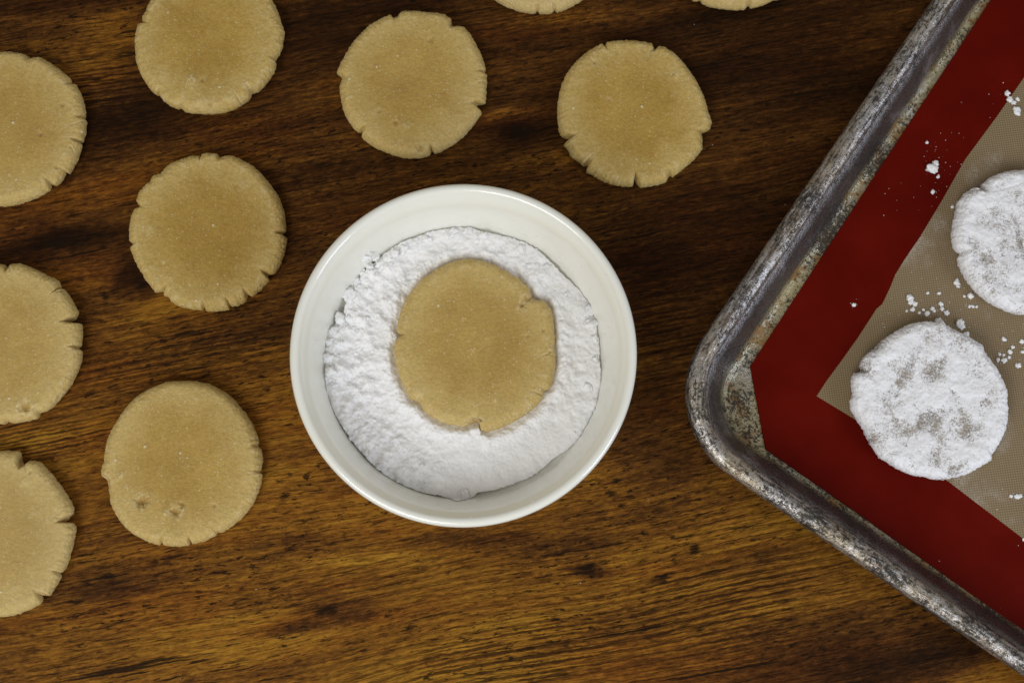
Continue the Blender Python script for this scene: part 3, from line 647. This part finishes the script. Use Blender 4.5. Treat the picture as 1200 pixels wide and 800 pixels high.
# ------------------------------------------------------------------ sheet pan
ZR = 0.0205
def tray_material(name, stain, rust, base=(0.40, 0.385, 0.37), tanc=(0.30, 0.255, 0.17), streaks=False):
    N = NT(name)
    co = N.coord('Object')
    n1 = N.noise(co, 55, 4, 0.6); n2 = N.noise(co, 640, 4, 0.74); n3 = N.noise(co, 1700, 3, 0.7); n4 = N.noise(co, 30, 4, 0.65)
    spot = N.math('ADD', N.math('MULTIPLY', n2, 0.42), N.math('ADD', N.math('MULTIPLY', n1, 0.30), N.math('MULTIPLY', n3, 0.28)))
    dark = N.mapr(spot, 0.515-0.030*stain, 0.560-0.028*stain, 0, 0.95, True)
    tan = N.mapr(N.math('ADD', N.math('MULTIPLY', n4, 0.6), N.math('MULTIPLY', n2, 0.4)), 0.40, 0.56, 0, min(1.0, 0.85*stain), True)
    white = N.mapr(N.math('ADD', N.math('MULTIPLY', N.noise(N.mapping(co, loc=(2, 3, 1)), 70, 4, 0.65), 0.6), N.math('MULTIPLY', n3, 0.4)), 0.54, 0.64, 0, 0.75, True)
    rs = N.mapr(N.noise(N.mapping(co, loc=(5, 1, 7)), 95, 5, 0.7), 0.60-0.09*rust, 0.70-0.09*rust, 0, 0.9*min(1.0, rust+0.2), True)
    c = N.mix(tan, (*base, 1), (*tanc, 1))
    c = N.mix(white, c, (0.60, 0.60, 0.64, 1))
    c = N.mix(rs, c, (0.24, 0.125, 0.030, 1))
    c = N.mix(dark, c, (0.018, 0.0135, 0.010, 1))
    dirt = N.math('MAXIMUM', N.math('MAXIMUM', dark, rs), N.math('MULTIPLY', tan, 0.55))
    metal = N.mapr(dirt, 0, 1, 0.95, 0.15)
    rough = N.math('ADD', N.mapr(n2, 0.3, 0.7, 0.20, 0.36), N.math('MULTIPLY', dirt, 0.20))
    if streaks:
        cv = N.new('ShaderNodeCombineXYZ'); N.l.new(N.attr('along'), cv.inputs[0]); N.l.new(N.attr('around'), cv.inputs[1])
        sk = N.math('ADD', N.math('MULTIPLY', N.noise(N.mapping(cv.outputs[0], scale=(150, 620, 1)), 1.0, 4, 0.72), 0.6), N.math('MULTIPLY', n3, 0.4))
        big = N.noise(N.mapping(cv.outputs[0], scale=(16, 260, 1), loc=(4, 2, 0)), 1.0, 4, 0.65)
        c = N.mix(N.mapr(big, 0.47, 0.62, 0, 0.80, True), c, N.mix(1.0, c, (0.34, 0.28, 0.23, 1), 'MULTIPLY'))
        c = N.mix(N.mapr(sk, 0.52, 0.62, 0, 0.6, True), c, (0.86, 0.85, 0.88, 1))  # bright scratches and lilac-white rim highlights, painted into the colour
        c = N.mix(N.mapr(sk, 0.475, 0.40, 0, 0.90, True), c, (0.03, 0.024, 0.018, 1))
    h = N.math('ADD', N.math('MULTIPLY', n2, 0.7), N.math('ADD', N.math('MULTIPLY', n1, 1.8), N.math('MULTIPLY', n3, 0.35)))
    return N.pr(Base_Color=c, Metallic=metal, Roughness=rough, Normal=N.bump(h, 0.5, 0.0010))
M_RIM = tray_material('aged_aluminium_rim', 1.0, 0.15, (0.52, 0.50, 0.50), (0.42, 0.335, 0.20), True)
M_WALL = tray_material('aged_aluminium_wall', 0.35, 0.1, (0.20, 0.185, 0.185), (0.14, 0.12, 0.10))
M_FLOOR = tray_material('baked_on_aluminium', 1.0, 1.0, (0.42, 0.39, 0.30), (0.40, 0.33, 0.17))

a0, a1 = P1(1092, 0, ZR), P1(850, 355, ZR)
b0, b1 = P1(868, 567, ZR), P1(1197, 791, ZR)
du = (a0-a1)/np.linalg.norm(a0-a1)         # along the left wall, away from the corner
dv = (b1-b0)/np.linalg.norm(b1-b0)
ang = (math.atan2(du[1], du[0]) - math.pi/2 + math.atan2(dv[1], dv[0]))/2
dv = np.array([math.cos(ang), math.sin(ang)]); du = np.array([-dv[1], dv[0]])
pa, pb = (a0+a1)/2, (b0+b1)/2
corner = pb + dv*np.dot(pa-pb, dv)          # outer corner of the rim outline
TV, TU = 0.455, 0.330                        # outer size along dv, du
DOUT = 0.0180
RC_OUT = 118*0.352e-3
# local frame: x along dv, y along du, origin at tray centre on the table
tc = corner + dv*TV/2 + du*TU/2
TANG = ang
tray = empty('baking_sheet', (tc[0], tc[1], 0), 'worn aluminium sheet pan with stained rolled rim lined by a red bordered mat', 'baking tray', TANG)
hx, hy = TV/2 - DOUT, TU/2 - DOUT
rc = RC_OUT - DOUT
def rr_path(d, nstr=46, ncor=20):
    """rounded rectangle offset outward by d; straight sides carry a slight waver"""
    pts = []
    for (sx, sy, a_) in ((1, -1, -90), (1, 1, 0), (-1, 1, 90), (-1, -1, 180)):
        ccx, ccy = sx*(hx-rc), sy*(hy-rc)
        for k in range(ncor+1):
            a = math.radians(a_ + 90*k/ncor); pts.append((ccx + (rc+d)*math.cos(a), ccy + (rc+d)*math.sin(a)))
        # straight to the next corner
        a = math.radians(a_+90); nxt = {(1,-1):(1,1), (1,1):(-1,1), (-1,1):(-1,-1), (-1,-1):(1,-1)}[(sx, sy)]
        ex, ey = nxt[0]*(hx-rc) + (rc+d)*math.cos(a), nxt[1]*(hy-rc) + (rc+d)*math.sin(a)
        x0, y0 = pts[-1]
        for k in range(1, nstr):
            t = k/nstr; pts.append((x0+(ex-x0)*t, y0+(ey-y0)*t))
    return np.array(pts)
def sweep(prof, wob=0.0):
    V = []
    for i, (d, zz) in enumerate(prof):
        q = rr_path(d)
        wv = wob*fbm(q[:, 0]/0.03, q[:, 1]/0.03, np.full(len(q), zz*30), 3) if wob else 0
        V.append(np.column_stack([q, np.full(len(q), zz) + wv]))
    n = len(V[0])
    return np.concatenate(V), ring_grid(len(prof), n)
RR = 0.0044
rim_prof = arc(0.0178 - RR, ZR - 0.0002, RR, 196, -75, 22)
V, Fq = sweep(rim_prof, 0.0005); 
q = rr_path(0.0135); seg = np.linalg.norm(np.roll(q, -1, 0) - q, axis=1); su = np.r_[0, np.cumsum(seg)[:-1]]
sv = np.repeat(np.linspace(0, RR*4.73, len(rim_prof)), len(q))
obj('rolled_rim', mesh_from('rolled_rim', V, Fq[:, ::-1], True, {'along': np.tile(su, len(rim_prof)), 'around': sv}), M_RIM, tray)
wall_prof = [(0.0009, 0.0050), (0.0026, 0.0088), (0.0055, 0.0143), (0.0088, 0.0198),
             (0.0100, 0.0199), (0.0064, 0.0140), (0.0038, 0.0086), (0.0017, 0.0040), (0.0008, 0.0016), (-0.0008, 0.0002), (-0.0045, 0.0002)]
V, Fq = sweep(wall_prof, 0.0); obj('wall', mesh_from('wall', V, Fq[:, ::-1]), M_WALL, tray)
fl_prof = [(0.0009, 0.0050), (0.0003, 0.0037), (-0.0004, 0.0027), (-0.0013, 0.0019), (-0.0025, 0.00145), (-0.0040, 0.00125)]
V, Fq = sweep(fl_prof, 0.0); n = len(V)//len(fl_prof); k = len(V)
V = np.vstack([V, np.column_stack([rr_path(-0.0044), np.full(n, 0.0004)])])
faces = [tuple(f) for f in Fq.tolist()] + [tuple(range(k-n, k)), tuple(range(k+n-1, k-1, -1))]
obj('floor', mesh_from('floor', V, faces, False), M_FLOOR, tray)

# ------------------------------------------------------------------ silicone mat
MZ0, MZ1 = 0.00135, 0.0021
def to_local(w): 
    d = w - tc
    return np.stack([d @ dv, d @ du], -1)
def slab(poly, z0, z1, bev=0.0002):
    n = len(poly); c = poly.mean(0)
    dirs = (c - poly)/np.linalg.norm(c - poly, axis=1)[:, None]
    V = np.vstack([np.column_stack([poly, np.full(n, z0)]), np.column_stack([poly, np.full(n, z1-bev)]), np.column_stack([poly+dirs*bev, np.full(n, z1)])])
    faces = [tuple(range(2*n, 3*n)), tuple(range(n-1, -1, -1))]
    for k in range(2): faces += [(k*n+i, k*n+(i+1) % n, (k+1)*n+(i+1) % n, (k+1)*n+i) for i in range(n)]
    return mesh_from('slab', V, faces, False)
ml = to_local(P(np.array([1161, 1042, 879, 897, 1005, 1200.]), np.array([0, 180, 429, 526, 601, 740.]), MZ1))
# mat outline in tray coordinates, anticlockwise; traced corner first, then the rest of the sheet
mx1, my1 = TV/2 - DOUT - 0.004, TU/2 - DOUT - 0.003
sl = (ml[0]-ml[1])/np.linalg.norm(ml[0]-ml[1]); sb = (ml[5]-ml[4])/np.linalg.norm(ml[5]-ml[4])
tl = ml[0] + sl*(my1-ml[0][1])/sl[1]; br_ = ml[5] + sb*(mx1-ml[5][0])/sb[0]
ch = 0.02
mat_poly = np.array([ml[3], ml[4], ml[5], br_ - np.array([ch, 0]), [mx1, br_[1]+ch], [mx1, my1-ch], [mx1-ch, my1], tl + np.array([ch, 0]), tl - np.array([0, ch]), ml[0], ml[1], ml[2]])
def red_material():
    N = NT('red_silicone')
    co = N.coord('Object')
    n = N.noise(co, 30, 3, 0.6); f = N.noise(co, 900, 2, 0.5)
    c = N.mix(N.mapr(n, 0.3, 0.7), (0.090, 0.0026, 0.0006, 1), (0.122, 0.0042, 0.0010, 1))
    return N.pr(Base_Color=c, Roughness=N.mapr(n, 0.3, 0.7, 0.40, 0.55), Specular_IOR_Level=0.05, Normal=N.bump(f, 0.12, 0.0002))
def weave_material():
    N = NT('glass_fibre_weave')
    co = N.mapping(N.coord('Object'), rot=(0, 0, math.radians(4)))
    sep = N.new('ShaderNodeSeparateXYZ'); N.l.new(co, sep.inputs[0])
    k = 2*math.pi/0.00145
    sx = N.math('SINE', N.math('MULTIPLY', sep.outputs[0], k)); sy = N.math('SINE', N.math('MULTIPLY', sep.outputs[1], k))
    w = N.math('MULTIPLY_ADD', N.math('MULTIPLY', sx, sy), 0.5, 0.5)
    n = N.noise(co, 45, 3, 0.6); dustn = N.noise(co, 28, 4, 0.65); fd = N.noise(co, 1500, 2, 0.6)
    c = N.mix(w, (0.130, 0.088, 0.042, 1), (0.315, 0.232, 0.132, 1))
    c = N.mix(N.mapr(n, 0.3, 0.7, 0, 0.25), c, (0.26, 0.193, 0.112, 1))
    dust = N.math('MULTIPLY', N.mapr(dustn, 0.54, 0.72, 0, 0.32, True), N.mapr(fd, 0.35, 0.6))
    c = N.mix(dust, c, (0.72, 0.69, 0.64, 1))
    return N.pr(Base_Color=c, Roughness=0.55, Specular_IOR_Level=0.3, Normal=N.bump(w, 0.35, 0.0003))
mat_root = empty('baking_mat', (tc[0], tc[1], 0), 'red bordered silicone baking mat with tan woven centre in the sheet pan', 'baking mat', TANG)
me = slab(mat_poly, MZ0, MZ1); obj('red_border', me, red_material(), mat_root)
pl = to_local(P(np.array([957, 1000, 1060, 1112, 1198.]), np.array([464, 490, 530, 564.5, 630.]), MZ1))
pu = to_local(P(np.array([1200, 1168, 1131, 1105, 1078, 1060, 1049, 1043, 1034, 1027, 1020, 1005, 985, 968]), np.array([91, 137, 187, 233, 278, 304, 322, 337, 356, 362, 373, 396, 424, 447.]), MZ1))
sb2 = (pl[4]-pl[1])/np.linalg.norm(pl[4]-pl[1]); su2 = (pu[0]-pu[3])/np.linalg.norm(pu[0]-pu[3])
px1, py1 = mx1-0.03, my1-0.03
pbr = pl[4] + sb2*(px1-pl[4][0])/sb2[0]; ptl = pu[0] + su2*(py1-pu[0][1])/su2[1]
panel_poly = np.vstack([pl, [pbr, [px1, py1], ptl], pu])
me = slab(panel_poly, MZ1+0.00002, MZ1+0.00010, 0.00003); obj('woven_centre', me, weave_material(), mat_root)
PZ = MZ1 + 0.0001

# ------------------------------------------------------------------ sugared cookies on the mat
DUST = [
 (L, 21, None, [(1064,430,6,24,-28,.75),(1056,447,5,6,0,.9),(1094,437,7,15,-38,1.0),(1082,496,15,9,20,.75),(1066,505,12,10,0,.6),(1100,486,12,8,20,.55),(1135,505,16,9,10,.6),(1160,472,13,8,30,.55),(1097,540,9,8,0,.6),(1121,550,7,10,-40,.9),(1012,432,9,8,40,.9),(1022,510,9,12,-50,.6),(1050,555,14,6,-30,.4),(1125,405,18,9,-20,.5),(1030,405,10,6,35,.6),(1118,460,6,2.5,-45,.9)],
  [(1000,440,1012,432,3,2.4),(1107,452,1121,466,1.5,0.7)],
  'powder sugared cookie with bare speckled patches, lying over the corner of the tan panel'),
 (M, 22, (1200.5, 285), [(1157,262,8,6,0,.6),(1180,275,10,8,0,.55),(1196,285,4,22,10,1.2),(1192,262,3,10,25,1.0),(1158,305,9,5,0,.5),(1185,300,12,8,0,.5),(1170,335,12,8,0,.5),(1135,282,7,5,0,.5),(1156,219,16,4,15,.5)],
  [(1160,222,1149,222,3,2.2),(1130,298,1121,297,2.5,2.0),(1152,228,1195,216,2,0.9)],
  'powder sugared cookie cut by the frame with a caked white coating and grey line'),
]
for (poly, seed, cen, bare, cracks, label) in DUST:
    V, Fc, At, cw = build_cookie(poly, seed, PZ, 0.0105, [], cracks, dusted=True, bare=bare, centre_px=cen)
    o = obj('sugared_cookie', mesh_from('sugared_cookie', V, Fc, True, At), M_DUSTED, None, (cw[0], cw[1], PZ))
    tag(o, label, 'cookie', 'sugared cookies on the baking mat')

# ------------------------------------------------------------------ sugar crumbs
import bmesh
def crumb_mesh(seed, sub=3):
    bm = bmesh.new(); bmesh.ops.create_icosphere(bm, subdivisions=sub, radius=1.0)
    v = np.array([q.co[:] for q in bm.verts])
    k = 1 + 0.95*fbm(v[:, 0]*1.5+seed*5.1, v[:, 1]*1.5, v[:, 2]*1.5, 4, 0.62)
    v = v*k[:, None]; v[:, 2] *= 0.55; v[:, 2] = np.maximum(v[:, 2], -0.25) + 0.25
    for q, c in zip(bm.verts, v): q.co = c
    me = bpy.data.meshes.new('sugar_crumb'); bm.to_mesh(me); bm.free()
    me.polygons.foreach_set('use_smooth', np.ones(len(me.polygons), bool))
    me.materials.append(M_CRUMB); return me
crumbs = [crumb_mesh(i) for i in range(7)]
def pts(region, sc, arr): return [(a/sc+region[0], b/sc+region[1], c/sc) for a, b, c in arr]
ON_MAT = pts((1040, 330), 5.714, [(150,108,20),(158,135,20),(185,150,18),(170,185,15),(130,195,9),(345,78,12),(358,150,15),(365,180,17),(395,208,15),(300,178,14),(312,195,12),(265,212,17),(240,187,11),(213,208,11),(485,280,30),(495,300,22),(530,350,17),(345,272,28),(555,95,22),(515,97,10),(470,12,18),(550,165,11),(572,165,10),(597,168,9),(780,385,15),(840,437,11),(820,468,16),(782,525,17),(740,522,13),(815,505,11),(752,485,11),(778,490,9),(875,560,16),(900,400,14),(905,470,12),(270,75,11)])
ON_MAT += pts((1100, 500), 5.333, [(453,433,10),(492,437,16),(512,430,11),(531,702,9)])
ON_MAT += pts((1080, 180), 4, [(145,250,9),(165,600,13),(172,622,8)])
ON_RED = pts((1000, 0), 4, [(722,437,15),(733,465,13),(752,482,12),(765,515,17),(768,530,14),(770,465,9),(345,668,8)])
ON_RED += [(1092, 197, 6.0), (1096, 192, 3.5), (1099.5, 207, 2.0), (1093, 225, 2.6), (1001, 357, 2.4)]
rnd = random.Random(11)
def place_crumb(cx_, cy_, rpx, zz, label, group):
    w = P1(cx_, cy_, zz + rpx*0.0001)
    o = bpy.data.objects.new('sugar_crumb', rnd.choice(crumbs)); C.objects.link(o)
    o.location = (w[0], w[1], zz); s = rpx*MM_PX
    o.scale = (s*rnd.uniform(.8, 1.15), s*rnd.uniform(.8, 1.15), s*rnd.uniform(.75, 1.0)); o.rotation_euler = (0, 0, rnd.uniform(0, 6.28))
    tag(o, label, 'crumb', group)
for (a, b, c) in ON_MAT:
    if c > 5.0 and a > 1115: lb = 'largest white sugar crumb on the tan mat between the two sugared cookies'
    elif a > 1160 and b < 440: lb = 'small white sugar crumb in the scatter beside the patchy sugared cookie'
    elif b > 500: lb = 'small white sugar crumb lying alone on the tan mat near the red border'
    elif a > 1110 and b < 365: lb = 'small white sugar crumb close under the sugared cookie cut by the frame'
    elif a > 1110: lb = 'white sugar crumb on the tan mat by the largest crumb'
    else: lb = 'small white sugar crumb in the cluster between red border and patchy sugared cookie'
    place_crumb(a, b, c, PZ, lb, 'sugar crumbs on the woven mat')
for (a, b, c) in ON_RED:
    if c > 5.5: lb = 'largest round white sugar crumb alone on the red mat border'
    elif a > 1170: lb = 'white sugar crumb in the chain where red border meets tan panel'
    elif a < 1020: lb = 'single tiny white sugar crumb on the red border near the step in the tan panel'
    else: lb = 'tiny white sugar crumb around the largest crumb on the red border'
    place_crumb(a, b, c, MZ1, lb, 'sugar crumbs on the red border')

# loose clumps lying on the sugar heap and along its broken edge
sx_, sy_, sz_, skd, sp_, sth, sRe = SUG_XYZ
def clump(ix, iy, zz, rad):
    o = bpy.data.objects.new('clump', rnd.choice(crumbs)); C.objects.link(o); o.parent = so
    o.location = (ix, iy, zz - rad*0.35)
    o.scale = (rad*rnd.uniform(.8, 1.3), rad*rnd.uniform(.8, 1.2), rad*rnd.uniform(.8, 1.2)); o.rotation_euler = (0, 0, rnd.uniform(0, 6.28))
for (a, b, rp) in [(430,303,7.5),(433,312,6),(441,300,5),(424,318,5),(448,309,6),(462,296,5),(474,290,6),(415,330,6),(408,345,7),(398,372,6),(390,388,5.5),(386,400,6),(384,420,6),(388,436,5),(392,452,5),(500,280,5),(530,272,6),(548,270,6),(566,275,5),(610,290,5),(640,312,5),(690,362,6),(694,378,7),(697,395,6),(698,420,5),(690,452,5),(545,580,6)]:
    w_ = P1(a, b, 0.026); lx, ly = w_[0]-bc[0], w_[1]-bc[1]
    rr_ = math.hypot(lx, ly); k = int(np.argmin((sx_-lx)**2 + (sy_-ly)**2)); 
    zz = max(float(sz_.ravel()[k]), float(np.interp(rr_, BR, BZ)))
    clump(lx, ly, zz, rp*MM_PX*rnd.uniform(0.8, 1.05))
for _ in range(190):
    j = rnd.randrange(len(sth)); side = math.cos(sth[j])
    if side > -0.25 and math.sin(sth[j]) < 0.25 and rnd.random() < 0.93: continue
    i = int(len(sp_)*(1 - abs(rnd.gauss(0, 0.13)))) - 1
    if i < 0 or skd[i, j] < 0.0015: continue
    clump(float(sx_[i, j]), float(sy_[i, j]), float(sz_[i, j]), rnd.uniform(0.8, 2.6)*MM_PX)

# fine dust specks: tiny real grains, one object per surface
def specks(name, items, label, cat):
    base = [(1,0,0),(-.5,.87,0),(-.5,-.87,0),(.6,.35,.7),(-.6,.4,.6),(0,-.7,.65)]
    fcs = [(0,1,4,3),(1,2,5,4),(2,0,3,5),(3,4,5)]
    V, Fs = [], []
    for (x_, y_, z_, s_) in items:
        k = len(V); a = rnd.uniform(0, 6.28); ca, sa = math.cos(a), math.sin(a); sx_, sy_ = rnd.uniform(.6, 1.4), rnd.uniform(.6, 1.2)
        for q in base:
            qx, qy = q[0]*sx_, q[1]*sy_
            V.append((x_+(qx*ca-qy*sa)*s_, y_+(qx*sa+qy*ca)*s_, z_+q[2]*s_*.8))
        Fs += [tuple(k+i for i in f) for f in fcs]
    o = obj(name, mesh_from(name, V, Fs), M_CRUMB); return tag(o, label, cat, kind='stuff')
it = []
for (fx, fy, sg, n) in [(1085,355,28,90),(1185,415,26,90),(1130,370,30,70),(1190,580,20,35),(1110,230,26,22),(1130,330,40,40)]:
    for _ in range(n):
        a, b = rnd.gauss(fx, sg), rnd.gauss(fy, sg*.7)
        w = P1(a, b, PZ); it.append((w[0], w[1], PZ - 0.00002, rnd.uniform(0.5, 1.3)**2*0.00018))
for (fx, fy, sg, n) in [(1098,195,14,30),(1175,110,14,16),(1060,200,40,18),(1003,355,4,5),(1080,150,40,14),(1180,680,40,6)]:
    for _ in range(n):
        a, b = rnd.gauss(fx, sg), rnd.gauss(fy, sg)
        w = P1(a, b, MZ1)
        if to_local(w[None])[0][0] < ml[1][0]+0.002: continue
        it.append((w[0], w[1], MZ1, rnd.uniform(0.5, 1.3)**2*0.00019))
specks('sugar_dust', it, 'fine white sugar dust scattered over the baking mat', 'sugar')
it = []
for _ in range(130):
    a = rnd.gauss(-0.1, 1.5); r_ = rnd.uniform(0.058, RB-0.003)
    rz = float(np.interp(r_, BR, BZ)) if r_ < BR[-1] else RIM_Z-0.0006
    it.append((bc[0]+r_*math.cos(a), bc[1]+r_*math.sin(a), rz, rnd.uniform(0.4, 1.25)**2*0.00022))
for _ in range(420):
    j = rnd.randrange(len(sth)); r_ = float(sRe[j]) + abs(rnd.gauss(0, 0.0022))
    rz = float(np.interp(min(r_, BR[-1]), BR, BZ)); a = float(sth[j])
    it.append((bc[0]+r_*math.cos(a), bc[1]+r_*math.sin(a), rz, rnd.uniform(0.5, 1.3)**2*0.00020))
for _ in range(150):
    a = rnd.gauss(-1.6, 0.75); R_ = float(np.interp(a, kth, kR, period=2*math.pi)); q_ = rnd.uniform(0.94, 0.995)
    e_ = max(0.0, (R_*q_ - (R_-0.0042))/0.0042)
    it.append((kc[0]+R_*q_*math.cos(a), kc[1]+R_*q_*math.sin(a), K_Z0 + K_T - 0.0048*(1-math.sqrt(max(0.0, 1-e_*e_))) - 0.0001, rnd.uniform(0.5, 1.3)**2*0.00024))
specks('sugar_dust', it, 'fine white sugar dust clinging to the inside of the bowl wall', 'sugar')
it = []
for (a, b) in [(1044, 708), (1150, 788), (760, 585), (300, 690)] + [(rnd.uniform(0, 1200), rnd.uniform(0, 800)) for _ in range(26)]:
    w = P1(a, b, 0)
    if np.hypot(*(w-bc)) < RB*0.8: continue
    it.append((w[0], w[1], 0.0, rnd.uniform(0.10, 0.26)*0.001))
specks('sugar_dust', it, 'stray white sugar grains on the wooden table top', 'sugar')
